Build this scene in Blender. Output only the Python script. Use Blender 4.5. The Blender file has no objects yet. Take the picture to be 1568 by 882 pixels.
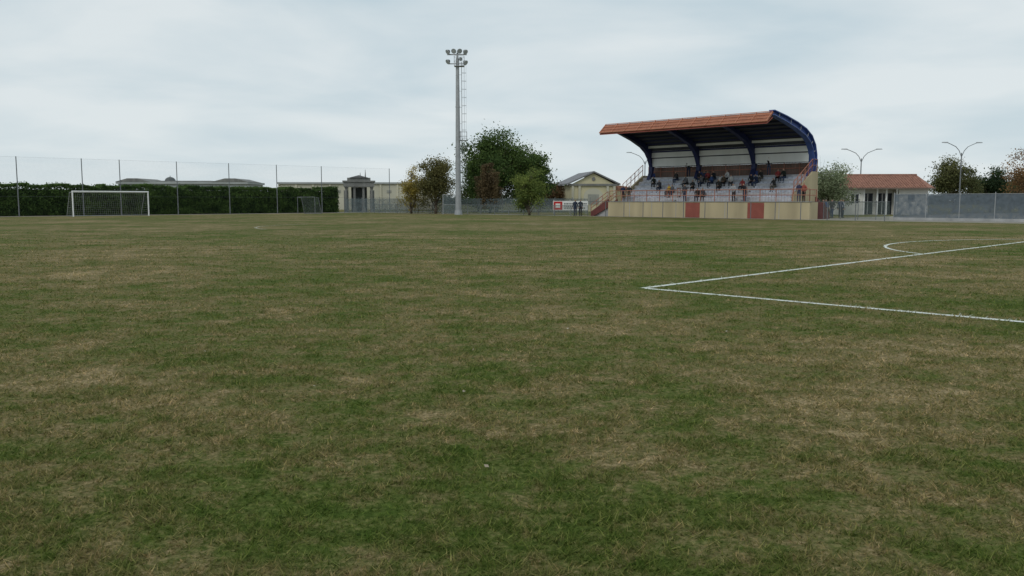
import bpy, math, random
import numpy as np
from mathutils import Vector, noise
random.seed(7); np.random.seed(7)
R2=math.sqrt(2)
scene=bpy.context.scene
COL=scene.collection
def W(s,d): return ((s+d)/R2,(d-s)/R2)      # stadium frame -> world
ROT=-math.pi/4

# ------------------------------------------------------------- materials
def new_mat(name):
    m=bpy.data.materials.new(name); m.use_nodes=True
    nt=m.node_tree; nt.nodes.clear()
    out=nt.nodes.new('ShaderNodeOutputMaterial')
    b=nt.nodes.new('ShaderNodeBsdfPrincipled')
    nt.links.new(b.outputs[0],out.inputs[0])
    return m,nt,b,out
def mat(name,col,rough=0.8,var=0.18,scale=1.5,metal=0.0,bump=0.0,streak=False):
    m,nt,b,out=new_mat(name); N=nt.nodes; L=nt.links
    tc=N.new('ShaderNodeTexCoord'); mp=N.new('ShaderNodeMapping')
    if streak: mp.inputs['Scale'].default_value=(1,1,0.15)
    L.new(tc.outputs['Object'],mp.inputs[0])
    n=N.new('ShaderNodeTexNoise'); n.inputs['Scale'].default_value=scale; n.inputs['Detail'].default_value=5
    L.new(mp.outputs[0],n.inputs['Vector'])
    r=N.new('ShaderNodeMapRange'); r.inputs[1].default_value=0.3; r.inputs[2].default_value=0.7
    r.inputs[3].default_value=1-var; r.inputs[4].default_value=1+var
    L.new(n.outputs[0],r.inputs[0])
    v=N.new('ShaderNodeVectorMath'); v.operation='SCALE'; v.inputs[0].default_value=col
    L.new(r.outputs[0],v.inputs['Scale']); L.new(v.outputs[0],b.inputs['Base Color'])
    b.inputs['Roughness'].default_value=rough; b.inputs['Metallic'].default_value=metal
    b.inputs['Specular IOR Level'].default_value=0.3
    if bump:
        bp=N.new('ShaderNodeBump'); bp.inputs['Strength'].default_value=bump; L.new(n.outputs[0],bp.inputs['Height']); L.new(bp.outputs[0],b.inputs['Normal'])
    return m
def mat_net(name,col,alpha,scale=3):
    m,nt,b,out=new_mat(name); N=nt.nodes; L=nt.links
    b.inputs['Base Color'].default_value=(*col,1); b.inputs['Roughness'].default_value=0.8
    tc=N.new('ShaderNodeTexCoord'); n=N.new('ShaderNodeTexNoise'); n.inputs['Scale'].default_value=scale
    L.new(tc.outputs['Object'],n.inputs['Vector'])
    r=N.new('ShaderNodeMapRange'); r.inputs[1].default_value=0.3; r.inputs[2].default_value=0.7
    r.inputs[3].default_value=alpha*0.75; r.inputs[4].default_value=min(1,alpha*1.25)
    L.new(n.outputs[0],r.inputs[0]); L.new(r.outputs[0],b.inputs['Alpha'])
    return m
def mat_leaf(name,dark,light,trans=0.25):
    m,nt,b,out=new_mat(name); N=nt.nodes; L=nt.links
    a=N.new('ShaderNodeAttribute'); a.attribute_name='tint'
    mx=N.new('ShaderNodeMix'); mx.data_type='RGBA'
    mx.inputs[6].default_value=(*dark,1); mx.inputs[7].default_value=(*light,1)
    L.new(a.outputs['Fac'],mx.inputs[0])
    L.new(mx.outputs[2],b.inputs['Base Color']); b.inputs['Roughness'].default_value=0.75
    b.inputs['Specular IOR Level'].default_value=0.2
    t=N.new('ShaderNodeBsdfTranslucent'); L.new(mx.outputs[2],t.inputs[0])
    ms=N.new('ShaderNodeMixShader'); ms.inputs[0].default_value=trans
    L.new(b.outputs[0],ms.inputs[1]); L.new(t.outputs[0],ms.inputs[2]); L.new(ms.outputs[0],out.inputs[0])
    return m

def grass_nodes(nt,fine=True):
    """world-position driven turf colour; returns colour socket, fine-noise socket"""
    N=nt.nodes; L=nt.links
    g=N.new('ShaderNodeNewGeometry')
    def nz(scale,det,rough=0.55,sc=(1,1,1),rot=0.0):
        mp=N.new('ShaderNodeMapping'); mp.inputs['Scale'].default_value=sc; mp.inputs['Rotation'].default_value=(0,0,rot)
        L.new(g.outputs['Position'],mp.inputs[0])
        n=N.new('ShaderNodeTexNoise'); n.inputs['Scale'].default_value=scale; n.inputs['Detail'].default_value=det
        n.inputs['Roughness'].default_value=rough; L.new(mp.outputs[0],n.inputs['Vector']); return n.outputs[0]
    a=nz(0.13,3,0.5,(1,1,0)); b_=nz(1.1,4,0.6,(1,1,0)); c=nz(5.5,4,0.65,(1,1,0)); d=nz(24,4,0.75,(1,1,0))
    e=nz(0.38,3,0.5,(0.6,1.1,0),math.radians(40))
    def ma(op,x,y):
        k=N.new('ShaderNodeMath'); k.operation=op
        for i,q in enumerate((x,y)):
            if isinstance(q,(int,float)): k.inputs[i].default_value=q
            else: L.new(q,k.inputs[i])
        return k.outputs[0]
    s=ma('ADD',ma('MULTIPLY',a,0.8),ma('MULTIPLY',b_,1.0))
    s=ma('ADD',s,ma('MULTIPLY',c,0.95)); s=ma('ADD',s,ma('MULTIPLY',d,0.75)); s=ma('ADD',s,ma('MULTIPLY',e,0.6))
    s=ma('MULTIPLY',s,1/4.1)
    mr=N.new('ShaderNodeMapRange'); mr.inputs[1].default_value=0.42; mr.inputs[2].default_value=0.575
    L.new(s,mr.inputs[0])
    cr=N.new('ShaderNodeValToRGB'); L.new(mr.outputs[0],cr.inputs[0])
    el=cr.color_ramp.elements
    el[0].position=0.0; el[0].color=(0.070,0.108,0.020,1)
    el[1].position=1.0; el[1].color=(0.335,0.262,0.145,1)
    x=el.new(0.28); x.color=(0.105,0.130,0.033,1)
    x=el.new(0.50); x.color=(0.158,0.150,0.058,1)
    x=el.new(0.74); x.color=(0.220,0.175,0.085,1)
    return cr.outputs[0],d,c,ma
def mat_ground():
    m,nt,b,out=new_mat('turf'); N=nt.nodes; L=nt.links
    col,d,c,ma=grass_nodes(nt)
    r=N.new('ShaderNodeMapRange'); r.inputs[1].default_value=0.36; r.inputs[2].default_value=0.64; r.inputs[3].default_value=0.55; r.inputs[4].default_value=1.15
    L.new(d,r.inputs[0])
    v=N.new('ShaderNodeVectorMath'); v.operation='SCALE'; L.new(col,v.inputs[0]); L.new(r.outputs[0],v.inputs['Scale'])
    L.new(v.outputs[0],b.inputs['Base Color']); b.inputs['Roughness'].default_value=1; b.inputs['Specular IOR Level'].default_value=0.05
    bp=N.new('ShaderNodeBump'); bp.inputs['Strength'].default_value=0.6; bp.inputs['Distance'].default_value=0.03
    L.new(d,bp.inputs['Height']); L.new(bp.outputs[0],b.inputs['Normal'])
    return m
def mat_blade(chalk=False):
    m,nt,b,out=new_mat('chalked_blade' if chalk else 'grass_blade'); N=nt.nodes; L=nt.links
    at=N.new('ShaderNodeAttribute'); at.attribute_name='tint'
    if chalk:
        cc=N.new('ShaderNodeMix'); cc.data_type='RGBA'; cc.inputs[6].default_value=(0.45,0.48,0.40,1); cc.inputs[7].default_value=(0.78,0.80,0.76,1)
        L.new(at.outputs['Fac'],cc.inputs[0]); s=cc.outputs[2]
    else:
        col,d,c,ma=grass_nodes(nt)
        cr=N.new('ShaderNodeValToRGB'); el=cr.color_ramp.elements
        el[0].color=(0.55,0.66,0.45,1); el[1].color=(2.5,2.3,2.4,1)
        x=el.new(0.42); x.color=(1.08,1.18,0.92,1)
        x=el.new(0.72); x.color=(1.6,1.5,1.35,1)
        L.new(at.outputs['Fac'],cr.inputs[0])
        v=N.new('ShaderNodeVectorMath'); v.operation='MULTIPLY'; L.new(col,v.inputs[0]); L.new(cr.outputs[0],v.inputs[1]); s=v.outputs[0]
    L.new(s,b.inputs['Base Color']); b.inputs['Roughness'].default_value=0.8; b.inputs['Specular IOR Level'].default_value=0.15
    t=N.new('ShaderNodeBsdfTranslucent'); L.new(s,t.inputs[0])
    ms=N.new('ShaderNodeMixShader'); ms.inputs[0].default_value=0.4
    L.new(b.outputs[0],ms.inputs[1]); L.new(t.outputs[0],ms.inputs[2]); L.new(ms.outputs[0],out.inputs[0])
    return m
def mat_chalk(name,cover):
    m,nt,b,out=new_mat(name); N=nt.nodes; L=nt.links
    col,d,c,ma=grass_nodes(nt)
    f=ma('ADD',ma('MULTIPLY',d,0.6),ma('MULTIPLY',c,0.4))
    r=N.new('ShaderNodeMapRange'); r.inputs[1].default_value=0.62-cover*0.3; r.inputs[2].default_value=0.74-cover*0.3; L.new(f,r.inputs[0])
    mx=N.new('ShaderNodeMix'); mx.data_type='RGBA'; L.new(r.outputs[0],mx.inputs[0]); L.new(col,mx.inputs[6]); mx.inputs[7].default_value=(0.70,0.72,0.67,1)
    L.new(mx.outputs[2],b.inputs['Base Color']); b.inputs['Roughness'].default_value=1; b.inputs['Specular IOR Level'].default_value=0.05
    return m

M={}
M['steel']=mat('galvanised_steel',(0.34,0.35,0.36),0.5,0.12,2,0.3)
M['pole']=mat('weathered_pole',(0.17,0.18,0.19),0.6,0.12,2,0.2)
M['steel_dark']=mat('dark_steel',(0.10,0.11,0.11),0.6)
M['white']=mat('white_paint',(0.78,0.78,0.77),0.5,0.06)
M['concrete']=mat('concrete',(0.36,0.36,0.36),0.9,0.2,1.2,0,0.1,True)
M['tread']=mat('terrace_concrete',(0.44,0.44,0.46),0.85,0.2,2.0)
M['seat']=mat('seat_plastic',(0.44,0.46,0.52),0.5,0.3,0.8)
M['tan']=mat('tan_render',(0.44,0.37,0.235),0.9,0.16,0.8,0,0.05,True)
M['redpanel']=mat('red_panel',(0.27,0.08,0.06),0.7,0.12)
M['redstair']=mat('maroon_parapet',(0.14,0.045,0.04),0.7)
M['orange']=mat('orange_paint',(0.33,0.125,0.07),0.6,0.15,1.5)
M['orange2']=mat('orange_slat',(0.48,0.21,0.13),0.6,0.12,1.5)
M['rail']=mat('rail_paint',(0.36,0.15,0.10),0.6)
M['blue']=mat('blue_steel_paint',(0.05,0.09,0.27),0.45,0.15,1)
M['navy']=mat('navy_steel_paint',(0.018,0.025,0.085),0.5,0.15,1)
M['soffit']=mat('roof_soffit',(0.05,0.055,0.07),0.7,0.2,0.7)
M['lining']=mat('pale_lining',(0.70,0.71,0.70),0.7,0.08,0.8,0,0,True)
M['brownpanel']=mat('back_parapet',(0.17,0.12,0.10),0.8)
M['cream']=mat('cream_render',(0.56,0.53,0.42),0.9,0.08,0.6,0,0.03,True)
M['creampale']=mat('pale_cream_render',(0.50,0.48,0.39),0.9,0.08,0.3)
M['yellow']=mat('yellow_render',(0.55,0.50,0.33),0.9,0.08,0.5)
M['whitewall']=mat('white_render',(0.62,0.61,0.57),0.9,0.08,0.6,0,0.03,True)
M['tile']=mat('terracotta_tiles',(0.28,0.14,0.10),0.85,0.3,3)
M['greyroof']=mat('grey_roof',(0.20,0.20,0.21),0.8)
M['stone']=mat('grey_stone',(0.20,0.20,0.19),0.9,0.25,1.2,0,0.1,True)
M['greybld']=mat('grey_facade',(0.36,0.38,0.38),0.9,0.1,0.3)
M['glass']=mat('dark_glass',(0.03,0.035,0.045),0.15,0.2,1)
M['dimglass']=mat('dusty_glass',(0.28,0.28,0.25),0.4,0.2,1)
M['bark']=mat('bark',(0.10,0.08,0.06),0.95,0.3,6,0,0.3)
M['gravel']=mat('gravel',(0.26,0.24,0.20),1,0.25,4)
M['net']=mat_net('ball_stop_net',(0.07,0.09,0.08),0.04)
M['mesh']=mat_net('wire_mesh',(0.11,0.14,0.13),0.35)
M['screen']=mat_net('fence_screen',(0.105,0.13,0.155),0.88)
M['bluefence']=mat_net('blue_grey_fence',(0.11,0.14,0.15),0.6)
M['goalnet']=mat('goal_net_cord',(0.40,0.41,0.40),0.8)
M['lamp_glass']=mat('lamp_glass',(0.45,0.48,0.5),0.2)
M['banner']=mat('banner_white',(0.75,0.75,0.74),0.6,0.05)
M['bannerred']=mat('banner_red',(0.50,0.03,0.03),0.6)
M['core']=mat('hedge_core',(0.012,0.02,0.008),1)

# ------------------------------------------------------------- mesh builder
class MB:
    def __init__(s): s.v=[]; s.f=[]; s.m=[]; s.mats=[]
    def mi(s,k):
        if k not in s.mats: s.mats.append(k)
        return s.mats.index(k)
    def add(s,vs,fs,k):
        o=len(s.v); s.v+= [tuple(p) for p in vs]; i=s.mi(k)
        for f in fs: s.f.append([o+q for q in f]); s.m.append(i)
    def box(s,x0,x1,y0,y1,z0,z1,k):
        s.add([(x0,y0,z0),(x1,y0,z0),(x1,y1,z0),(x0,y1,z0),(x0,y0,z1),(x1,y0,z1),(x1,y1,z1),(x0,y1,z1)],
              [(0,3,2,1),(4,5,6,7),(0,1,5,4),(1,2,6,5),(2,3,7,6),(3,0,4,7)],k)
    def tube(s,p0,p1,r0,r1,k,n=8,cap=True):
        p0=Vector(p0);p1=Vector(p1);d=(p1-p0).normalized()
        a=d.orthogonal().normalized(); b=d.cross(a)
        vs=[]
        for p,r in((p0,r0),(p1,r1)):
            for i in range(n):
                t=2*math.pi*i/n; vs.append(p+(a*math.cos(t)+b*math.sin(t))*r)
        fs=[(i,(i+1)%n,n+(i+1)%n,n+i) for i in range(n)]
        if cap: fs+= [tuple(range(n-1,-1,-1)),tuple(range(n,2*n))]
        s.add(vs,fs,k)
    def path(s,pts,r,k,n=6):
        for i in range(len(pts)-1): s.tube(pts[i],pts[i+1],r,r,k,n)
    def prism_x(s,x0,x1,prof,k):   # profile (y,z) extruded along x
        n=len(prof)
        vs=[(x0,p[0],p[1]) for p in prof]+[(x1,p[0],p[1]) for p in prof]
        fs=[(i,n+i,n+(i+1)%n,(i+1)%n) for i in range(n)]+[tuple(range(n)),tuple(range(2*n-1,n-1,-1))]
        s.add(vs,fs,k)
    def prism_y(s,y0,y1,prof,k):   # profile (x,z) extruded along y
        n=len(prof)
        vs=[(p[0],y0,p[1]) for p in prof]+[(p[0],y1,p[1]) for p in prof]
        fs=[(i,(i+1)%n,n+(i+1)%n,n+i) for i in range(n)]+[tuple(range(n-1,-1,-1)),tuple(range(n,2*n))]
        s.add(vs,fs,k)
    def quad(s,a,b,c,d,k): s.add([a,b,c,d],[(0,1,2,3)],k)
    def obj(s,name,loc=(0,0,0),rot=0,parent=None,org=(0,0)):
        me=bpy.data.meshes.new(name)
        me.from_pydata([(p[0]-org[0],p[1]-org[1],p[2]) for p in s.v],[],s.f)
        for k in s.mats: me.materials.append(M[k])
        me.polygons.foreach_set('material_index',s.m); me.update()
        o=bpy.data.objects.new(name,me); COL.objects.link(o)
        if parent: o.parent=parent
        else: o.location=loc; o.rotation_euler=(0,0,rot)
        return o
def empty(name,loc,rot=0):
    e=bpy.data.objects.new(name,None); COL.objects.link(e); e.location=loc; e.rotation_euler=(0,0,rot); e.empty_display_size=0.5
    return e
def sobj(mb,name,s0,d0):   # mesh authored in stadium (s,d) frame
    x,y=W(s0,d0); return mb.obj(name,(x,y,0),ROT,None,(s0,d0))

def leaves_mesh(cent,size,tint,flat=0.0):
    n=len(cent)
    a=np.random.normal(size=(n,3)); a/=np.linalg.norm(a,axis=1)[:,None]
    b=np.random.normal(size=(n,3)); b-= (b*a).sum(1)[:,None]*a; b/=np.linalg.norm(b,axis=1)[:,None]
    sz=size*np.random.uniform(0.6,1.35,(n,1))
    V=np.stack([cent-a*sz*0.5,cent+b*sz*0.32,cent+a*sz*0.5,cent-b*sz*0.32],1).reshape(-1,3)
    return V
def mesh_np(name,V,nper,tints,matlist,extra=None):
    n=len(V)//nper
    ev=[];ef=[]
    if extra: ev=extra.v; ef=extra.f
    nv=len(V)+len(ev)
    o=len(V); ls=n*nper
    el=[];es=[]
    for f in ef:
        es.append(ls); el+= [o+q for q in f]; ls+=len(f)
    L=np.concatenate([np.arange(n*nper,dtype=np.int32),np.array(el,dtype=np.int32)]); S=np.concatenate([np.arange(n,dtype=np.int32)*nper,np.array(es,dtype=np.int32)])
    me=bpy.data.meshes.new(name)
    me.vertices.add(nv); me.loops.add(len(L)); me.polygons.add(len(S))
    A=np.concatenate([V,np.array(ev,dtype=float).reshape(-1,3)]).astype(np.float32)
    me.vertices.foreach_set('co',A.ravel()); me.loops.foreach_set('vertex_index',L); me.polygons.foreach_set('loop_start',S)
    T=np.concatenate([tints,np.zeros(len(ef))]).astype(np.float32)
    for m in matlist: me.materials.append(m)
    me.update(calc_edges=True)
    at=me.attributes.new('tint','FLOAT','FACE'); at.data.foreach_set('value',T)
    return me,n,len(ef)

# ------------------------------------------------------------- ground
mb=MB()
M['turf']=mat_ground()
mb.quad((-2500,-300,0),(2500,-300,0),(2500,4000,0),(-2500,4000,0),'turf')
mb.obj('grass_ground')
mb=MB()
mb.box(-100,-94.2,-40,110,-0.05,0.004,'gravel'); 
mb.box(-94.2,40,67.0,69.0,-0.05,0.0045,'gravel')
mb.box(-34,60,69.0,120,-0.05,0.004,'gravel')
sobj(mb,'gravel_path',-50,67)

# pitch markings
M['chalk']=mat_chalk('worn_chalk_line',0.82); M['chalk_faint']=mat_chalk('faded_chalk_line',0.06); M['chalk_mid']=mat_chalk('thin_chalk_line',0.5)
SG=7.24; DC=32.8; LEN=98.0; HW=32.3; SF=SG-LEN
mb=MB()
def lin(s0,d0,s1,d1,k,w=0.055,z=0.004):
    a=Vector((s0,d0));b=Vector((s1,d1));t=(b-a).normalized();n=Vector((-t.y,t.x))*w
    N=max(1,int((b-a).length/0.5)); pr=None
    for i in range(N+1):
        p=a+(b-a)*i/N; ww=1+0.25*noise.noise(Vector((p.x*1.7,p.y*1.7,0))); off=n.normalized()*0.02*noise.noise(Vector((p.x*.6,p.y*.6,3)))
        q=((p+n*ww+off).x,(p+n*ww+off).y,z),((p-n*ww+off).x,(p-n*ww+off).y,z)
        if pr: mb.quad(pr[1],q[1],q[0],pr[0],k)
        pr=q
def arc(cs,cd,r,a0,a1,k,w=0.055,z=0.004,n=48):
    for i in range(n):
        t0=a0+(a1-a0)*i/n;t1=a0+(a1-a0)*(i+1)/n
        P=lambda t,rr:(cs+rr*math.cos(t),cd+rr*math.sin(t),z)
        mb.quad(P(t0,r-w),P(t0,r+w),P(t1,r+w),P(t1,r-w),k)
lin(SG-16.5,DC-20.15,SG-16.5,DC+20.15,'chalk',0.065)
lin(SG-16.5+0.07,DC-20.15,SG,DC-20.15,'chalk',0.062)
lin(SG-16.5+0.06,DC+20.15,SG,DC+20.15,'chalk_mid')
th=math.acos(6.0/9.15); arc(SG-10.5,DC+.8,9.15,math.pi-th+0.012,math.pi+th-0.012,'chalk',0.055)
lin(SG,DC-HW,SG,DC+HW,'chalk_mid')
lin(SG-5.5,DC-9.16,SG-5.5,DC+9.16,'chalk_mid')
CS=SG-LEN/2
arc(CS,DC,9.15,0,2*math.pi,'chalk_faint',0.06,0.004,96)
arc(CS,DC,9.15,math.radians(190),math.radians(262),'chalk_mid',0.07,0.008,30)
arc(CS,DC,9.15,math.radians(70),math.radians(100),'chalk_mid',0.07,0.008,20)
lin(CS,DC-HW,CS,DC-9.25,'chalk_faint'); lin(CS,DC-9.05,CS,DC+9.05,'chalk_faint'); lin(CS,DC+9.25,CS,DC+HW,'chalk_faint')
lin(SF+16.5,DC-20,SF+16.5,DC+20,'chalk_faint'); lin(SF,DC-20.15,SF+16.4,DC-20.15,'chalk_faint'); lin(SF,DC+20.15,SF+16.4,DC+20.15,'chalk_faint')
lin(SF,DC-HW,SF,DC+HW,'chalk_mid'); lin(SF+.1,DC+HW,SG-.1,DC+HW,'chalk_faint')
sobj(mb,'pitch_markings',0,0)

# grass blades near the camera
nb=620000
y=np.exp(np.random.uniform(math.log(2.4),math.log(48),nb)); x=np.random.uniform(-1,1,nb)*(0.70*y+1.0)
cl=(np.sin(x*5.1+np.sin(y*3.3)*2)*np.sin(y*6.7+np.sin(x*2.9)*2)+np.sin(x*17+np.sin(y*13)*2)*np.sin(y*19+np.sin(x*11)*2))*.6
keep=np.random.uniform(size=nb)<(0.60+0.40*cl)*np.clip(1-(y-9)/39,0,1)**0.9; x=x[keep];y=y[keep];cl=cl[keep];nb=len(x)
s_=(x-y)/R2; d_=(x+y)/R2
al=(d_-(DC+.8)); rr_=np.sqrt((s_-(SG-10.5))**2+al**2)
online=((np.abs(s_-(SG-16.5))<0.068)&(d_>DC-20.2))|((np.abs(d_-(DC-20.15))<0.065)&(s_>SG-16.55))|((np.abs(rr_-9.15)<.06)&(s_<SG-16.5))
keep=~(online&(np.random.uniform(size=nb)<0.45)); x=x[keep];y=y[keep];cl=cl[keep];online=online[keep];nb=len(x)
far=np.clip((y-3)/15,0,2)
h=np.random.uniform(0.010,0.034,nb)*(1+0.45*cl)*(1+0.2*far); wd=np.random.uniform(0.0022,0.0050,nb)*(1+1.5*far)
an=np.random.uniform(0,2*math.pi,nb); lean=np.random.uniform(0.3,2.4,nb)*h; a2=np.random.uniform(0,2*math.pi,nb)
base=np.stack([x,y,np.zeros(nb)],1); wv=np.stack([np.cos(an)*wd,np.sin(an)*wd,np.zeros(nb)],1)
tip=base+np.stack([np.cos(a2)*lean,np.sin(a2)*lean,h],1)
V=np.stack([base-wv,base+wv,tip],1).reshape(-1,3)
M['blade']=mat_blade(); M['cblade']=mat_blade(True)
me,n,_=mesh_np('grass_blades',V,3,np.random.beta(1.1,1.4,nb),[M['blade'],M['cblade']])
me.polygons.foreach_set('material_index',(online&(np.random.uniform(size=nb)<0.88)).astype(np.int32))
o=bpy.data.objects.new('grass_blades',me); COL.objects.link(o)

# a few fallen leaves
nl=20
yy=np.exp(np.random.uniform(math.log(4),math.log(20),nl)); xx=np.random.uniform(-1,1,nl)*(0.6*yy+1)
c=np.stack([xx,yy,np.full(nl,0.025)],1)
a=np.random.uniform(0,6.28,nl); s=np.random.uniform(0.012,0.022,nl)
u1=np.stack([np.cos(a)*s,np.sin(a)*s,np.random.uniform(-.3,.3,nl)*s],1); u2=np.stack([-np.sin(a)*s*.6,np.cos(a)*s*.6,np.random.uniform(-.3,.6,nl)*s],1)
V=np.stack([c-u1,c+u2,c+u1,c-u2],1).reshape(-1,3)
me,_,_=mesh_np('fallen_leaves',V,4,np.random.beta(1.0,2.0,nl),[mat_leaf('dry_leaf',(0.22,0.16,0.08),(0.60,0.58,0.54),0.1)])
o=bpy.data.objects.new('fallen_leaves',me); COL.objects.link(o)

# ------------------------------------------------------------- trees
def tree(name,x,y,h,w,th,dark,light,n,leaf,seed,kind='round',nclump=34,rc=0.16,lean=0):
    rs=np.random.RandomState(seed); rd=random.Random(seed)
    mb=MB(); r0=max(0.07,0.022*h)
    pts=[Vector((0,0,0))]; top=h*0.82; k=6
    for i in range(1,k+1):
        t=i/k; pts.append(Vector((rd.uniform(-.02,.02)*h+lean*t,rd.uniform(-.02,.02)*h,top*t)))
    for i in range(k):
        ra=r0*(1-0.85*i/k)*(1.25 if i==0 else 1); rb=r0*(1-0.85*(i+1)/k)
        mb.tube(pts[i],pts[i+1],ra,rb,'bark',7)
    def onTrunk(z):
        t=max(0,min(0.999,z/top))*k; i=int(t); return pts[i].lerp(pts[i+1],t-i)
    cz=(th+h)/2; rz=(h-th)/2; C=[];CR=[];CT=[]
    for i in range(nclump):
        while True:
            d=rs.normal(size=3); d/=np.linalg.norm(d)
            if d[2]>-0.85: break
        rr=rd.uniform(0.35,0.92) if i>nclump*0.25 else rd.uniform(0.1,0.5)
        wob=1+0.22*noise.noise(Vector((d[0]*1.6+seed,d[1]*1.6,d[2]*1.6)))*2
        p=Vector((d[0]*w/2*rr*wob,d[1]*w/2*rr*wob,cz+d[2]*rz*rr*min(1.05,wob)))
        p.z=min(p.z,h-rc*w*0.6)
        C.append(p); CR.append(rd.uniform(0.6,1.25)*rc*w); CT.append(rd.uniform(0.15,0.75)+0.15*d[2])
        b=onTrunk(max(th*0.75,p.z-abs(p.x)*0.8-abs(p.y)*0.8-0.3)); mid=b.lerp(p,0.5)+Vector((rd.uniform(-.05,.05)*w,rd.uniform(-.05,.05)*w,0.05*h))
        rl=r0*rd.uniform(0.22,0.4); mb.tube(b,mid,rl,rl*0.6,'bark',5,False); mb.tube(mid,p,rl*0.6,rl*0.2,'bark',5,False)
        for q in range(3):
            e=p+Vector(rs.normal(size=3))*CR[-1]*0.9; mb.tube(mid.lerp(p,0.6),e,rl*0.35,rl*0.1,'bark',4,False)
    idx=rs.randint(0,nclump,n); Ca=np.array([list(p) for p in C]); 
    off=rs.normal(size=(n,3))*np.array(CR)[idx][:,None]*0.62
    if kind=='weep': off[:,2]=-np.abs(rs.exponential(0.28*h,n))*0.6+0.1; off[:,:2]*=0.55
    else: off[:,2]*=0.75
    P=Ca[idx]+off; P[:,2]=np.maximum(P[:,2],th*0.45+rs.uniform(0,.3,n))
    V=leaves_mesh(P,leaf,None)
    T=np.clip(np.array(CT)[idx]+rs.normal(0,0.16,n),0,1)
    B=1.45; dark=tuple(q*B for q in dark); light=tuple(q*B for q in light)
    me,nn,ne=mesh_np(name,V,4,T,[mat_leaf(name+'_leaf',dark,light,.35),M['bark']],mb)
    mi=np.zeros(nn+ne,dtype=np.int32); mi[nn:]=1; me.polygons.foreach_set('material_index',mi)
    o=bpy.data.objects.new(name,me); o.location=(x,y,0); COL.objects.link(o); return o
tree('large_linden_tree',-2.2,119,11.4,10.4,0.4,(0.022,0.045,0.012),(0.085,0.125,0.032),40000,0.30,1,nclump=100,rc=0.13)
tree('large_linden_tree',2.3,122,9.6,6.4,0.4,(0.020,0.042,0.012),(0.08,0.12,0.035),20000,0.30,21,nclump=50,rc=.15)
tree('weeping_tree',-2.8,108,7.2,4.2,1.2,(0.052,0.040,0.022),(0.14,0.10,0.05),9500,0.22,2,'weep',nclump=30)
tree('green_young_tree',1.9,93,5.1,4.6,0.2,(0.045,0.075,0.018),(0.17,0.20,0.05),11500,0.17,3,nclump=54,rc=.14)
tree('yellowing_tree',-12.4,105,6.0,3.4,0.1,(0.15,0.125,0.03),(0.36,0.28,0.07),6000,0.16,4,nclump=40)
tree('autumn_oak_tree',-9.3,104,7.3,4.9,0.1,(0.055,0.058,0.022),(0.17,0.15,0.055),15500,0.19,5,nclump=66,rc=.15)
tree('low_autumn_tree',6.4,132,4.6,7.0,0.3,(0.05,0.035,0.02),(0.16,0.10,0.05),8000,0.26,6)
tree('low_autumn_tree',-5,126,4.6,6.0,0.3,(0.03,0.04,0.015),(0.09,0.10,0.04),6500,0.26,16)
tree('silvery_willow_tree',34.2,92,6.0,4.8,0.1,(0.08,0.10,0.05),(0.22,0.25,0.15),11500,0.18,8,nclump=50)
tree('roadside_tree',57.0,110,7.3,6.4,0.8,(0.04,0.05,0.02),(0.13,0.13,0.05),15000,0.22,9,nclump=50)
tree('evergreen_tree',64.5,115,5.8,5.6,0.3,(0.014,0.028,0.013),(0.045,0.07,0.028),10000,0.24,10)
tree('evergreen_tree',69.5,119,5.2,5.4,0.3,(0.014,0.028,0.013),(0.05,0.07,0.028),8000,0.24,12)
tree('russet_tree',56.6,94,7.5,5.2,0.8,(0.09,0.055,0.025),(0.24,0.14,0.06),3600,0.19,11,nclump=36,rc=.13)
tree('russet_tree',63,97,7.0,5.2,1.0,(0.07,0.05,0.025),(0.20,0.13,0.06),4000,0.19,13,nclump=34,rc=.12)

# distant low tree belt
n=26000; xs=np.random.uniform(-330,330,n); ys=330+np.random.uniform(-6,6,n)
hh=4.2+1.4*np.sin(xs*0.07)+1.0*np.sin(xs*0.19+1)+0.6*np.sin(xs*.6)
P=np.stack([xs,ys,np.random.uniform(0,1,n)**0.7*hh],1); V=leaves_mesh(P,1.3,None)
me,_,_=mesh_np('distant_tree_line',V,4,np.random.uniform(0,1,n),[mat_leaf('distant_leaf',(0.06,0.08,0.06),(0.12,0.14,0.10))])
o=bpy.data.objects.new('distant_tree_line',me); COL.objects.link(o)

# hedge behind the far goal
S0,S1=-100.0,-97.2
D0,D1=-25.0,64.2
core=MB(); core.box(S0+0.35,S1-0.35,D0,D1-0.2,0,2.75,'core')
n=190000
dd=np.random.uniform(D0,D1,n)
gx=np.arange(D0-2,D1+2,0.1)
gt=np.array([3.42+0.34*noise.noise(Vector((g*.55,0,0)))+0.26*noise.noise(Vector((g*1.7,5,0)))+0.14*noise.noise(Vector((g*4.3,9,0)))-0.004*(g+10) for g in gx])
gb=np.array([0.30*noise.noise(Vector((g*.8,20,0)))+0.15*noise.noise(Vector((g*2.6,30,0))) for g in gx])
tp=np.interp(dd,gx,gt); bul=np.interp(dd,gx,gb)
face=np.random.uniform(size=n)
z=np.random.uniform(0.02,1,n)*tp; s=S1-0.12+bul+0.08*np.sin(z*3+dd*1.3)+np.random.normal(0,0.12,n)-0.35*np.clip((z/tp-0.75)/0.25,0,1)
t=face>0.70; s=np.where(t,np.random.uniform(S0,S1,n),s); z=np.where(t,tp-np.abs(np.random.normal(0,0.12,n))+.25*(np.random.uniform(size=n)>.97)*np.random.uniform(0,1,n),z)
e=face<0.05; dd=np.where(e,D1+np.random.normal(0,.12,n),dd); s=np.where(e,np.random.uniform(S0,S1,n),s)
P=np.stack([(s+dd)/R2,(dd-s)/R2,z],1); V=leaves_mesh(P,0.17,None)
lo=np.array([noise.noise(Vector((float(q)*.9,float(r)*1.1,2)))+.6*noise.noise(Vector((float(q)*2.8,float(r)*2.8,7))) for q,r in zip(dd,z)])
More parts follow.
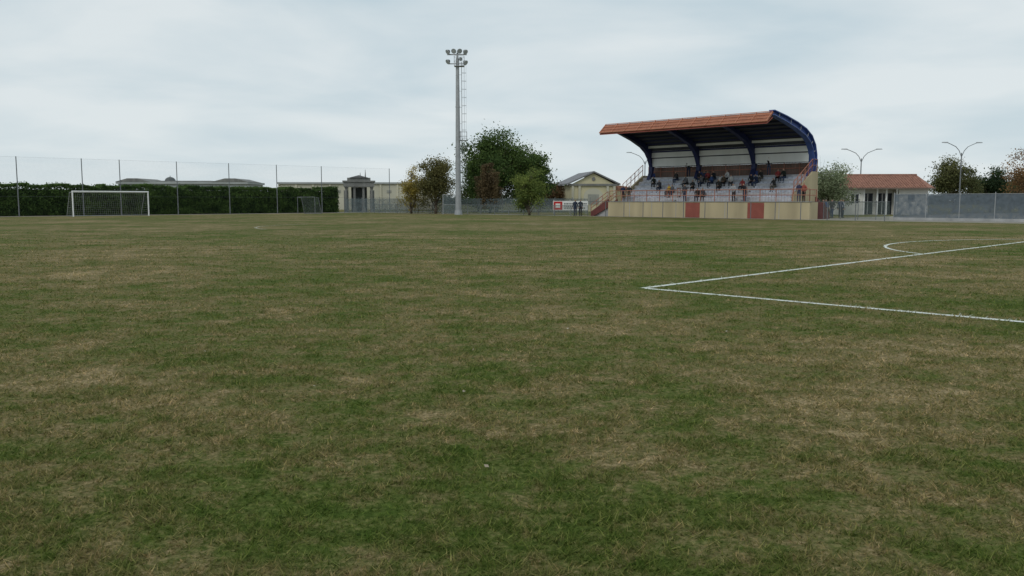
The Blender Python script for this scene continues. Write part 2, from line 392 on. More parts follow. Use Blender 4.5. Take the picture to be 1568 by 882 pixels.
T=np.clip(0.45+0.75*lo+np.random.normal(0,.18,n)+0.15*(z/tp-.3),0,1)
ex=MB(); ex.v=[(*W(p[0],p[1]),p[2]) for p in core.v]; ex.f=core.f
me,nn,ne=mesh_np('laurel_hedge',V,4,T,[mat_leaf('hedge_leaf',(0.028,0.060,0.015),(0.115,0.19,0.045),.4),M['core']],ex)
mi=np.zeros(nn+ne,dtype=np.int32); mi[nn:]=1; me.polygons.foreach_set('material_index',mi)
o=bpy.data.objects.new('laurel_hedge',me); COL.objects.link(o)

# ------------------------------------------------------------- ball-stop fence behind far goal
mb=MB(); SFN=-94.75
ys=[76.3,80.6,84.9,89.2,91.9,96.3,100.7,105.1,109.6,117.2]
ds=[(2*yv-134)/R2 for yv in ys]
ds=[ds[0]-18,ds[0]-12,ds[0]-6]+ds
for d in ds: mb.tube((SFN,d,0),(SFN,d,5.95),0.055,0.045,'pole',8)
a,b=ds[0],ds[-1]
mb.tube((SFN,a,5.9),(SFN,b,5.9),0.006,0.006,'steel_dark',4); mb.tube((SFN,a,2.0),(SFN,b,2.0),0.012,0.012,'steel_dark',4)
mb.quad((SFN,a,0.15),(SFN,b,0.15),(SFN,b,5.9),(SFN,a,5.9),'net')
sobj(mb,'ball_stop_fence',SFN,30)

# ------------------------------------------------------------- far goal
g=empty('football_goal',(*W(SF,DC),0),ROT)
mb=MB()
for d in(-3.72,3.72): mb.tube((0,d,0),(0,d,2.5),0.065,0.065,'white',12)
mb.tube((0,-3.78,2.5),(0,3.78,2.5),0.065,0.065,'white',12)
mb.obj('frame',parent=g)
mb=MB()
for d in(-3.7,3.7):
    mb.path([(0,d,2.46),(-0.9,d,2.4),(-2.0,d,0.05),(0,d,0.05)],0.03,'steel',6)
mb.tube((-2,-3.7,0.05),(-2,3.7,0.05),0.03,0.03,'steel',6); mb.tube((-.9,-3.7,2.4),(-.9,3.7,2.4),0.02,0.02,'steel',6)
mb.obj('net_supports',parent=g)
mb=MB(); r=0.005
for i in range(38):
    d=-3.7+i*0.2; mb.path([(0,d,2.45),(-.9,d,2.38),(-2.0,d,0.05)],r,'goalnet',3)
for i in range(18):
    t=i/17
    if i<6: p=(-.9*i/6,2.45-.07*i/6)
    else: q=(i-6)/11; p=(-.9-1.1*q,2.38-2.33*q)
    mb.tube((p[0],-3.7,p[1]),(p[0],3.7,p[1]),r,r,'goalnet',3)
for d in(-3.7,3.7):
    for i in range(12):
        zz=0.05+i*0.2; xx=-2.0+1.1*zz/2.38; mb.tube((0,d,zz),(xx,d,zz),r,r,'goalnet',3)
mb.obj('net',parent=g)
mb=MB()
for xx in(-1.2,1.2):
    mb.path([(xx,0,0),(xx,0,2.0),(xx,.8,1.9),(xx,1.4,0)],0.035,'pole',6)
mb.path([(-1.2,0,2),(1.2,0,2)],0.035,'pole',6); mb.path([(-1.2,1.4,0.03),(1.2,1.4,0.03)],0.03,'pole',6)
mb.quad((-1.2,.8,1.9),(1.2,.8,1.9),(1.2,1.4,0),(-1.2,1.4,0),'mesh')
mb.obj('training_goal',(-24.6,102,0),math.radians(-20))

# ------------------------------------------------------------- floodlight mast
g=empty('floodlight_mast',(-6.1,97,0))
mb=MB()
mb.tube((0,0,0),(0,0,0.5),0.46,0.40,'steel',16); mb.tube((0,0,0.5),(0,0,17.4),0.34,0.18,'steel',16)
for z in(6,12): mb.tube((0,0,z),(0,0,z+.12),0.34-z*.007,0.34-z*.007,'steel',16)
mb.obj('pole',parent=g)
mb=MB()
for dy in(-.2,.2): mb.tube((.46,dy,2.6),(.46,dy,17),0.022,0.022,'steel',5)
z=2.7
while z<17: mb.tube((.46,-.2,z),(.46,.2,z),0.016,0.016,'steel',4); z+=0.3
z=3.2
while z<17:
    pts=[(.46+.50*math.sin(t)*1.0,.34*math.cos(t),z) for t in [math.pi*i/8 for i in range(9)]]
    mb.path(pts,0.016,'steel',4); z+=0.9
for t in(.6,1.57,2.54): mb.tube((.46+.50*math.sin(t),.34*math.cos(t),3.2),(.46+.50*math.sin(t),.34*math.cos(t),17),0.011,0.011,'steel',4)
z=3
while z<17: mb.tube((.15,0,z),(.46,0,z),0.02,0.02,'steel',4); z+=1.8
mb.obj('caged_ladder',parent=g)
mb=MB()
def plat(x0,x1,z,hh):
    mb.box(x0,x1,-.45,.45,z,z+.06,'steel')
    for xx in(x0,x1):
        for yy in(-.45,.45): mb.tube((xx,yy,z),(xx,yy,z+hh),0.02,0.02,'steel',4)
    for zz in(z+hh*.5,z+hh):
        mb.path([(x0,-.45,zz),(x1,-.45,zz),(x1,.45,zz),(x0,.45,zz),(x0,-.45,zz)],0.02,'steel',4)
plat(.3,1.0,8.3,1.0); plat(-.35,.75,16.5,1.1)
mb.obj('platforms',parent=g)
mb=MB()
mb.tube((0,0,17.2),(0,0,18.0),0.12,0.1,'steel',8)
mb.box(-1.15,1.05,-.06,.06,17.75,17.87,'steel'); mb.box(-1.0,.95,-.05,.05,16.75,16.85,'steel')
def flood(x,z,yaw,tilt=35,r=0.30):
    d=Vector((math.sin(yaw)*math.cos(math.radians(tilt)),-math.cos(yaw)*math.cos(math.radians(tilt)),-math.sin(math.radians(tilt))))
    c=Vector((x,-.12,z)); mb.tube(c-d*.16,c+d*.12,r*.45,r,'steel_dark',14); mb.tube(c+d*.12,c+d*.16,r,r*.97,'steel',14); mb.tube(c+d*.162,c+d*.17,r*.9,r*.9,'lamp_glass',14)
    mb.tube((x,0,z-.2),(x,0,z),0.03,0.03,'steel',5)
for x,y_ in((-1.0,-.9),(-.36,-.3),(.22,.4),(.85,.8)): flood(x,18.12+(.1 if abs(x)<.5 else 0),y_)
flood(-1.0,17.05,-.9); flood(.85,16.95,.9); flood(.35,17.35,.4,35,.2)
mb.obj('floodlights',parent=g)

# ------------------------------------------------------------- grandstand
OS,OD=-44.0,70.0
G=empty('grandstand',(*W(OS,OD),0),ROT)
def gob(mb,name): return mb.obj(name,parent=G,org=(OS,OD))
WD=68.6; TL,TR=-54.0,-35.5
mb=MB()
mb.box(-54.7,-33.1,WD,WD+.25,0,1.45,'tan')
mb.box(-33.35,-33.1,WD+.25,WD+1.5,0,1.45,'tan')
mb.box(-54.7,-54.45,WD+.25,WD+5.5,0,1.45,'tan')
mb.box(-54.78,-33.02,WD-.04,WD+.3,1.451,1.52,'concrete')
for s0,s1 in((-45.4,-43.85),(-38.9,-37.3)): mb.box(s0,s1,WD-.03,WD-.002,.02,1.4,'redpanel')
for s0 in(-52,-49.3,-46.5,-41.2,-35.9): mb.box(s0,s0+.05,WD-.012,WD-.002,0,1.44,'concrete')
gob(mb,'front_wall')
mb=MB()
mb.box(TL,-33.36,WD+.26,WD+1.4,1.25,1.44,'tread')
Z=lambda i:1.87+.42*i
Dr=lambda i:WD+1.4+.70*i
for i in range(6):
    mb.box(TL,TR,Dr(i),Dr(i)+(.70 if i<5 else 1.0),0 if i in(0,) else Z(i)-.6,Z(i),'tread')
mb.prism_x(TR+.002,TR+.18,[(WD+1.5,0),(WD+6,0),(WD+6,4.2),(WD+5,4.2),(WD+1.5,2.1)],'tan')
mb.prism_x(TL-.18,TL-.002,[(WD+1.5,0),(WD+6,0),(WD+6,4.2),(WD+5,4.2),(WD+1.5,2.1)],'tan')
for sa in(-48.4,-41.2):
    for i in range(6): mb.box(sa,sa+1.0,Dr(i)-.3,Dr(i)-.002,Z(i)-.42+.003,Z(i)-.2,'concrete')
gob(mb,'terraces')
mb=MB()
for i in range(5):
    s=TL+.4
    while s<TR-.5:
        if not(any(sa-.3<s<sa+1.05 for sa in(-48.4,-41.2))):
            mb.box(s,s+.43,Dr(i)+.10,Dr(i)+.48,Z(i)+.004,Z(i)+.06,'seat')
            mb.box(s,s+.43,Dr(i)+.48,Dr(i)+.53,Z(i)+.004,Z(i)+.22,'seat')
        s+=.5
gob(mb,'seats')
mb=MB()
def rail(p0,p1,h,step=1.2,bars=True,k='rail'):
    p0=Vector(p0);p1=Vector(p1);L=(p1-p0).length;n=max(1,round(L/step))
    for i in range(n+1):
        p=p0.lerp(p1,i/n); mb.tube(p,p+Vector((0,0,h)),.035,.035,k,5)
    for hh in(h,h*.52): mb.tube(p0+Vector((0,0,hh)),p1+Vector((0,0,hh)),.034,.034,k,5)
    if bars:
        m=int(L/.3)
        for i in range(m):
            p=p0.lerp(p1,(i+.5)/m); mb.tube(p,p+Vector((0,0,h)),.009,.009,k,3)
rail((-54.6,WD+.12,1.52),(-33.2,WD+.12,1.52),1.05,1.5)
rail((-33.2,WD+.12,1.52),(-33.2,WD+1.4,1.52),1.0,1.2)
rail((TR+.1,WD+1.6,2.15),(TR+.1,WD+5,4.2),1.1,.8)
rail((TL-.1,WD+1.6,2.15),(TL-.1,WD+5,4.2),1.1,.8)
rail((TR+.1,WD+5,4.2),(TR+.1,WD+6,4.2),1.1,.8)
rail((TL,WD+5.9,3.98),(TR,WD+5.9,3.98),1.15,1.5)
for sa in(-48.5,-47.3,-41.3,-40.1): rail((sa,WD+1.4,1.87),(sa,WD+1.9,1.87),.9,.5,False)
gob(mb,'railings')
mb=MB()
mb.box(TL,TR,WD+6.0,WD+6.1,3.2,5.05,'brownpanel')
mb.box(TL,TR,WD+5.95,WD+6.2,0,3.2,'tan')
gob(mb,'back_parapet')
prof=[(66.3,8.95),(68.5,8.62),(70.5,8.22),(72.2,7.75),(73.3,7.2),(73.98,6.45),(74.28,5.6),(74.3,5.05)]
def offset(prof,ts):
    out=[]
    for i,(a,b) in enumerate(prof):
        p=prof[max(0,i-1)];q=prof[min(len(prof)-1,i+1)]
        t=Vector((q[0]-p[0],q[1]-p[1])).normalized(); nrm=Vector((t.y,-t.x))
        tt=ts[i] if isinstance(ts,list) else ts
        out.append((a+nrm.x*tt,b+nrm.y*tt))
    return out
mb=MB(); inn=offset(prof,0.10)
RL,RR=-53.3,-35.55
bays=[(-53.0,-47.55),(-47.25,-41.45),(-41.15,-35.85)]
mb.prism_x(RL+.1,RR-.1,prof+inn[::-1],'soffit')
gob(mb,'roof_skin')
mb=MB()
for i in range(9):
    t=i/8*4.6; j=int(t); f=t-j; a=inn[j];b=inn[j+1]; dd=a[0]+(b[0]-a[0])*f; zz=a[1]+(b[1]-a[1])*f
    for s0,s1 in bays: mb.box(s0,s1,dd-.05,dd+.05,zz-.16,zz-.003,'navy')
gob(mb,'purlins')
mb=MB()
for s0,s1 in bays:
    mb.box(s0,s1,73.62,73.66,6.02,6.75,'lining'); mb.box(s0,s1,73.72,73.76,5.1,5.92,'lining')
    mb.box(s0,s1,73.70,73.80,5.921,6.019,'soffit')
    mb.box(s0,s1,73.0,73.04,6.95,7.18,'lining')
gob(mb,'back_lining')
rib=prof+[(74.1,4.4),(73.6,3.6)]
ribin=offset(rib,[.22,.40,.55,.70,.82,.85,.75,.62,.5,.4])
def ribmesh(s,wd,k,name):
    mb=MB(); r=offset(rib,0.11)
    for i in range(len(rib)-1):
        mb.prism_x(s-wd,s+wd,[r[i],r[i+1],ribin[i+1],ribin[i]],k)
        a,b=ribin[i],ribin[i+1]; mb.prism_x(s-wd-.08,s+wd+.08,[(a[0],a[1]),(b[0],b[1]),(b[0]-.03,b[1]-.05),(a[0]-.02,a[1]-.05)],k)
    gob(mb,name)
ribmesh(-53.15,.13,'navy','rib_1'); ribmesh(-47.4,.13,'navy','rib_2'); ribmesh(-41.3,.13,'navy','rib_3')
mb=MB(); r=offset(rib,-.12); ri=offset(rib,[.18,.26,.32,.38,.42,.44,.42,.38,.34,.3])
q0=-35.84
for i in range(len(rib)-1):
    mb.prism_x(q0,q0+.22,[r[i],r[i+1],ri[i+1],ri[i]],'blue')
    a,b=r[i],r[i+1]; mb.prism_x(q0-.04,q0+.5,[a,b,(b[0]+.03,b[1]+.07),(a[0]+.01,a[1]+.07)],'blue')
    mb.prism_x(q0-.04,q0+.5,[(ri[i][0],ri[i][1]),(ri[i+1][0],ri[i+1][1]),(ri[i+1][0]-.04,ri[i+1][1]-.07),(ri[i][0]-.02,ri[i][1]-.07)],'blue')
    m0=((a[0]+b[0])/2,(a[1]+b[1])/2); m1=((ri[i][0]+ri[i+1][0])/2,(ri[i][1]+ri[i+1][1])/2)
    mb.tube((q0+.35,*m0),(q0+.35,*m1),.04,.04,'steel',5)
gob(mb,'end_rib')
mb=MB()
for s in(-53.15,-47.4,-41.3,-35.75):
    mb.box(s-.14,s+.14,73.9,74.3,2.4,4.4,'blue'); mb.box(s-.2,s+.2,74.81,75.2,0,3.0,'tan')
    mb.tube((s,74.2,4.2),(s,75.0,2.9),.08,.08,'blue',6)
gob(mb,'columns')
mb=MB()
VL,VR=-53.3,-35.5
A=(66.35,8.98);B=(65.35,8.12)
mb.prism_x(VL,VR,[A,B,(B[0]+.04,B[1]-.05),(A[0]+.06,A[1]-.06)],'orange')
for t in(0.0,.33,.66,1.0):
    p=(A[0]+(B[0]-A[0])*t-.05,A[1]+(B[1]-A[1])*t+.05); mb.tube((VL,*p),(VR,*p),.03,.03,'orange2',5)
s=VL
while s<VR+.1: mb.tube((s,A[0]-.03,A[1]+.03),(s,B[0]-.03,B[1]+.03),.04,.04,'orange2',4); s+=1.48
mb.prism_x(VL,VR,[(65.4,8.02),(66.3,8.55),(66.3,8.45),(65.4,7.95)],'redpanel')
gob(mb,'orange_visor')
mb=MB()
nst=9
for i in range(nst):
    z=1.44-(i+1)*.16; mb.box(-34.6,-33.4,WD+1.5+.27*i,WD+1.5+.27*(i+1),0,z+.001,'concrete')
mb.prism_x(-33.38,-33.22,[(WD+1.5,0),(WD+4.1,0),(WD+4.1,.5),(WD+1.5,1.9)],'redstair')
for i in range(nst):
    z=1.44-(i+1)*.16; mb.box(-54.7-.27*(i+1),-54.7-.27*i-.001,WD+.2,WD+1.4,0,z,'concrete')
for dq in (WD,WD+1.45):
    mb.prism_y(dq,dq+.14,[(-54.72,.9),(-54.72,1.75),(-57.0,.45),(-57.0,0),(-56.6,0)],'redstair')
rail((-54.8,WD+.07,1.7),(-57.0,WD+.07,.42),.8,.8,False); rail((-54.8,WD+1.52,1.7),(-57.0,WD+1.52,.42),.8,.8,False)
gob(mb,'access_stairs')

# pitch perimeter railing in front of stand
mb=MB()
s=-93.0
while s<-26:
    mb.tube((s,67.2,0),(s,67.2,1.1 if s<-56 else 1.5),.035,.035,'pole',6); s+=2.3
mb.tube((-93,67.2,1.08),(-56.2,67.2,1.08),.025,.025,'pole',5); mb.tube((-56.2,67.2,1.48),(-26.3,67.2,1.48),.022,.022,'steel_dark',5)
mb.quad((-93,67.2,.05),(-56.2,67.2,.05),(-56.2,67.2,1.06),(-93,67.2,1.06),'mesh')
sobj(mb,'pitch_perimeter_railing',-60,67.2)

# right-hand screened fence on low concrete wall
mb=MB()
mb.box(-27.4,14,71.75,71.95,0,.22,'concrete')
s=-27.4
while s<14:
    mb.tube((s,71.85,.2),(s,71.85,2.25),.035,.035,'steel',6); s+=2.5
mb.quad((-27.4,71.85,.22),(14,71.85,.22),(14,71.85,2.1),(-27.4,71.85,2.1),'screen')
mb.tube((-27.4,71.85,2.12),(14,71.85,2.12),.02,.02,'steel',4)
sobj(mb,'screened_boundary_fence',-10,71.85)
mb=MB()
s=-33
while s<-27.4:
    mb.tube((s,71,0),(s,71,1.6),.03,.03,'pole',6); s+=1.5
mb.quad((-33,71,.05),(-27.4,71,.05),(-27.4,71,1.5),(-33,71,1.5),'mesh'); mb.tube((-33,71,1.5),(-27.4,71,1.5),.02,.02,'pole',4)
sobj(mb,'mesh_fence',-30,71)

# fence behind the far corner (world axes)
mb=MB()
x=-21
while x<10:
    mb.tube((x,0,0),(x,0,2.0),.035,.035,'pole',6); x+=2.2
mb.quad((-21,0,.1),(9.5,0,.1),(9.5,0,1.85),(-21,0,1.85),'bluefence')
mb.obj('blue_grey_boundary_fence',(0,107,0))
mb=MB()
for x in(0,1.9,3.8): mb.tube((x,0.03,0),(x,0.03,1.7),.04,.04,'steel',6)
mb.box(-.1,4.0,-.02,.0,.45,1.55,'banner')
mb.box(-.02,1.0,-.03,-.022,.52,1.48,'bannerred'); mb.box(.2,.75,-.036,-.031,.75,1.25,'banner')
for i,(a,b,z) in enumerate(((1.2,3.8,1.2),(1.2,3.3,.95),(1.2,3.7,.7))):
    x=a
    while x<b:
        w_=random.uniform(.08,.22); mb.box(x,x+w_,-.03,-.022,z-.06,z+.09,'steel_dark'); x+=w_+.06
mb.obj('advertising_banner',(4.9,100,0))
mb=MB()
for x in (0,1.5): mb.tube((x,0,0),(x,0,2.3),.05,.05,'steel',6)
mb.quad((0,0,.1),(1.5,0,.1),(1.5,0,2.2),(0,0,2.2),'bluefence'); mb.tube((0,0,2.25),(1.5,0,2.25),.04,.04,'steel',6)
mb.tube((0,0,1.1),(1.5,0,1.1),.03,.03,'steel',6)
mb.obj('steel_gate',(-8.0,99,0)); 

# ------------------------------------------------------------- buildings
def lowhouse():
    g=empty('white_house',(37.0,96,0),math.radians(-4))
    mb=MB(); L=9.5
    mb.box(0,2.4,0,6,0,3.0,'whitewall'); mb.box(2.4,6.3,1.3,6,0,3.0,'whitewall'); mb.box(6.3,L,0,6,0,3.0,'whitewall')
    mb.obj('walls',parent=g)
    mb=MB()
    for x in(2.55,4.0,5.0,6.15): mb.box(x-.09,x+.09,.1,.28,0,2.85,'white')
    mb.box(2.4,6.3,0.05,.3,2.85,3.0,'white')
    mb.obj('porch_columns',parent=g)
    mb=MB()
    mb.box(2.75,3.9,1.25,1.29,0.05,2.4,'glass'); mb.box(4.3,6.0,1.25,1.29,.05,2.4,'glass')
    for x in(3.3,4.9,5.4): mb.box(x,x+.06,1.22,1.245,.05,2.4,'white')
    mb.obj('porch_doors',parent=g)
    mb=MB()
    mb.box(1.1,1.9,-.03,-.003,1.3,2.3,'glass'); mb.box(1.0,1.095,-.05,-.003,1.2,2.4,'white'); mb.box(1.905,2.0,-.05,-.003,1.2,2.4,'white'); mb.box(1.47,1.53,-.05,-.031,1.3,2.3,'white')
    mb.box(7.3,8.0,-.03,-.003,1.6,2.2,'glass'); mb.box(7.2,8.1,-.06,-.003,1.5,1.595,'concrete')
    mb.obj('windows',parent=g)
    mb=MB()
    rv=[(-.5,-.7,2.98),(L+.4,-.7,2.98),(L+.4,6.7,2.98),(-.5,6.7,2.98),(.7,3,4.5),(L-.2,3,4.5)]
    mb.add(rv,[(0,1,5,4),(1,2,5),(2,3,4,5),(3,0,4),(0,3,2,1)],'tile')
    for i in range(36):
        x=-.45+i*(L+.9)/36
        if .7<x<L-.2: mb.tube((x,-.7,3.02),(x,3,4.53),.05,.05,'tile',4)
    mb.tube((.7,3,4.55),(L-.2,3,4.55),.09,.09,'tile',6)
    mb.box(-.55,L+.45,-.78,-.70,2.9,3.02,'brownpanel')
    mb.obj('hipped_roof',parent=g)
lowhouse()
def chapel():
    g=empty('yellow_gabled_building',(12.0,126,0),math.radians(8)); g.scale=(.92,1,1)
    mb=MB(); mb.box(-3.7,3.7,0,10,0,3.9,'yellow'); mb.prism_y(0.0,.3,[(-3.7,3.903),(3.7,3.903),(0,5.6)],'yellow')
    mb.obj('walls',parent=g)
    mb=MB()
    mb.box(-4.1,4.1,-.25,-.004,3.75,4.05,'stone')
    for sg in(-1,1):
        mb.prism_y(-.4,10.3,[(0,5.9),(sg*4.35,4.08),(sg*4.35,3.88),(0,5.68)] ,'greyroof')
    mb.obj('gabled_roof',parent=g)
    mb=MB()
    pts=[(-1.6,1.0)]+[(1.6*math.cos(math.pi-math.pi*i/12),2.2+1.2*math.sin(math.pi*i/12)) for i in range(13)]+[(1.6,1.0)]
    mb.prism_y(-.06,-.005,pts,'creampale')
    for x in(-3.4,-2.3,2.3,3.4): mb.box(x-.18,x+.18,-.2,-.004,0,3.74,'creampale')
    mb.box(-.9,.9,-.09,-.062,1.1,2.5,'dimglass'); mb.tube((0,-.02,4.75),(0,-.08,4.75),.3,.3,'stone',12)
    mb.obj('facade_trim',parent=g)
    mb=MB(); mb.box(3.75,8.0,3,9,0,3.2,'yellow'); mb.prism_y(2.8,9.2,[(3.72,3.2),(8.3,3.2),(8.3,3.35),(3.72,4.1)],'tile'); mb.obj('side_wing',parent=g)
chapel()
def portico():
    g=empty('stone_portico',(-21.3,119,0),math.radians(10))
    mb=MB()
    for x in(-1.75,-.62,.62,1.75):
        for y in(0,2.2):
            mb.box(x-.24,x+.24,y-.24,y+.24,0,.5,'stone'); mb.tube((x,y,.5),(x,y,3.3),.2,.17,'stone',12); mb.box(x-.23,x+.23,y-.23,y+.23,3.3,3.5,'stone')
    mb.obj('columns',parent=g)
    mb=MB()
    mb.box(-2.1,2.1,-.4,2.6,3.5,4.15,'stone'); mb.box(-2.25,2.25,-.55,2.75,4.151,4.35,'stone'); mb.box(-1.6,1.6,-.1,2.3,4.351,4.75,'stone')
    mb.prism_y(-.3,2.5,[(-1.3,4.76),(1.3,4.76),(0,5.1)],'greyroof')
    mb.tube((0.9,.2,4.8),(0.9,.2,5.9),.09,.02,'stone',6); mb.tube((0.2,1,5.0),(.2,1,5.5),.07,.02,'stone',6)
    mb.obj('entablature',parent=g)
    mb=MB(); mb.box(-1.1,1.1,2.5,2.7,0,3.48,'steel_dark'); mb.box(-2.1,-1.5,.3,2.0,0,3.0,'stone'); mb.box(1.5,2.1,.3,2.0,0,3.0,'stone'); mb.obj('inner_walls',parent=g)
portico()
def longwall():
    g=empty('cream_warehouse',(-41,150,0),math.radians(3))
    mb=MB(); mb.box(0,27,0,14,0,4.5,'creampale'); mb.obj('walls',parent=g)
    mb=MB()
    for i in range(10): mb.box(i*2.95,i*2.95+.3,-.15,-.004,0,4.45,'cream')
    mb.box(-.2,27.2,-.3,14.2,4.503,4.8,'greybld')
    mb.obj('pilasters_and_parapet',parent=g)
    mb=MB()
    for i in range(0,9,3): mb.box(i*2.95+1.2,i*2.95+2.0,-.05,-.004,2.9,3.4,'dimglass')
    mb.obj('windows',parent=g)
longwall()
def greybuild():
    g=empty('grey_institutional_building',(-93,202,0),math.radians(2))
    mb=MB(); mb.box(0,30,0,15,0,5.5,'greybld')
    mb.obj('walls',parent=g)
    mb=MB()
    mb.box(-.4,30.4,-.5,15.4,5.503,6.0,'greybld')
    for x0,x1 in((0,7),(22.5,30)): mb.prism_y(-.6,12,[(x0-.5,6.003),(x1+.5,6.003),((x0+x1)/2+1.2,6.8),((x0+x1)/2-1.2,6.8)],'stone')
    mb.prism_y(2,12,[(7.6,6.003),(22,6.003),(21,6.3),(8.6,6.3)],'stone')
    mb.obj('roof',parent=g)
    mb=MB()
    for i in range(14): mb.box(i*2.1+.7,i*2.1+1.7,-.05,-.004,3.2,4.5,'glass')
    mb.obj('windows',parent=g)
    mb=MB()
    for j in range(6):
        a0=math.pi/2*j/6;a1=math.pi/2*(j+1)/6
        mb.tube((10.0,6,6.3+1.0*math.sin(a0)),(10.0,6,6.3+1.0*math.sin(a1)),1.25*math.cos(a0),max(.03,1.25*math.cos(a1)),'steel_dark',14,False)
    mb.tube((10,6,7.3),(10,6,7.65),.12,.03,'steel_dark',6)
    mb.obj('dome',parent=g)
greybuild()

# ------------------------------------------------------------- street lamps
def lamp(x,y,h,arm,rot=0):
    mb=MB(); mb.tube((0,0,0),(0,0,1),.12,.11,'pole',10); mb.tube((0,0,1),(0,0,h*.86),.09,.06,'pole',10)
    for sg in(-1,1):
        pts=[(0,0,h*.80),(sg*arm*.15,0,h*.89),(sg*arm*.35,0,h*.945),(sg*arm*.65,0,h*.98),(sg*arm*.85,0,h)]
        mb.path(pts,.04,'pole',6)
        e=pts[-1]; mb.add([(e[0],-.12,e[2]-.03),(e[0]+sg*.75,-.09,e[2]-.0),(e[0]+sg*.75,.09,e[2]),(e[0],.12,e[2]-.03),(e[0],-.1,e[2]+.1),(e[0]+sg*.7,-.06,e[2]+.1),(e[0]+sg*.7,.06,e[2]+.1),(e[0],.1,e[2]+.1)],[(0,1,2,3),(4,5,6,7),(0,1,5,4),(1,2,6,5),(2,3,7,6),(3,0,4,7)],'steel')
    mb.obj('street_lamp',(x,y,0),rot)
lamp(44.8,110,8.1,2.2); lamp(55,105,8.6,2.2,.1); lamp(19.4,125,8.5,2.4,.1)

# ------------------------------------------------------------- people
def skeleton(pose):
    J={};E=[]
    def j(n,p,r): J[n]=(Vector(p),r)
    if pose.startswith('sit'):
        lf=-.16 if pose=='sit_b' else -.03
        j('pelvis',(0,0,.12),.145); j('spine',(0,lf*.4,.32),.135); j('chest',(0,lf,.54),.15); j('neckb',(0,lf*1.2,.66),.07); j('neck',(0,lf*1.3-.01,.72),.055)
        j('head0',(0,lf*1.4-.02,.79),.085); j('head1',(0,lf*1.4-.02,.87),.088)
        for sg,n in((-1,'L'),(1,'R')):
            j('sh'+n,(sg*.17,lf,.59),.07); j('el'+n,(sg*.24,lf-.10,.34),.048); j('wr'+n,(sg*.10,lf-.30,.24+(.04 if sg>0 else 0)),.032); j('pa'+n,(sg*.05,lf-.36,.22+(.04 if sg>0 else 0)),.036)
            j('hip'+n,(sg*.10,-.03,.10),.10); j('kn'+n,(sg*.14,-.44,.12),.07); j('an'+n,(sg*.13,-.42,-.33),.045); j('toe'+n,(sg*.14,-.58,-.385),.038)
    else:
        st=.16 if pose=='walk' else 0
        j('pelvis',(0,0,.95),.14); j('spine',(0,0,1.13),.13); 
        lf=-.14 if pose=='lean' else 0
        j('chest',(0,lf*.7,1.34),.15); j('neckb',(0,lf,1.46),.07); j('neck',(0,lf-.01,1.52),.055); j('head0',(0,lf-.02,1.59),.085); j('head1',(0,lf-.02,1.66),.088)
        for sg,n in((-1,'L'),(1,'R')):
            j('sh'+n,(sg*.18,lf*.7,1.39),.07)
            if pose=='lean': j('el'+n,(sg*.26,lf-.12,1.16),.047); j('wr'+n,(sg*.16,lf-.32,1.10),.032); j('pa'+n,(sg*.13,lf-.39,1.08),.036)
            elif pose=='pockets': j('el'+n,(sg*.30,.06,1.13),.047); j('wr'+n,(sg*.20,-.05,.96),.032); j('pa'+n,(sg*.17,-.10,.90),.036)
            else: j('el'+n,(sg*.24,.02-sg*st*.4,1.12),.047); j('wr'+n,(sg*.25,-.06-sg*st,.88),.032); j('pa'+n,(sg*.25,-.09-sg*st,.81),.036)
            j('hip'+n,(sg*.09,0,.90),.10); j('kn'+n,(sg*.10,-.02+sg*st*.8,.50),.067); j('an'+n,(sg*.10,.02+sg*st*1.6,.085),.045); j('toe'+n,(sg*.12,-.14+sg*st*1.6,.04),.038)
    for a,b,l in(('pelvis','spine','top'),('spine','chest','top'),('chest','neckb','top'),('neckb','neck','skin'),('neck','head0','head'),('head0','head1','head')): E.append((a,b,l))
    for n in 'LR':
        E+=[('chest','sh'+n,'top'),('sh'+n,'el'+n,'top'),('el'+n,'wr'+n,'top'),('wr'+n,'pa'+n,'skin'),('pelvis','hip'+n,'leg'),('hip'+n,'kn'+n,'leg'),('kn'+n,'an'+n,'leg'),('an'+n,'toe'+n,'shoe')]
    return J,E
LAB={'skin':0,'hair':1,'top':2,'leg':3,'shoe':4}
def seg_d(p,a,b):
    ab=b-a; t=max(0,min(1,(p-a).dot(ab)/ab.length_squared)); return (p-(a+ab*t)).length
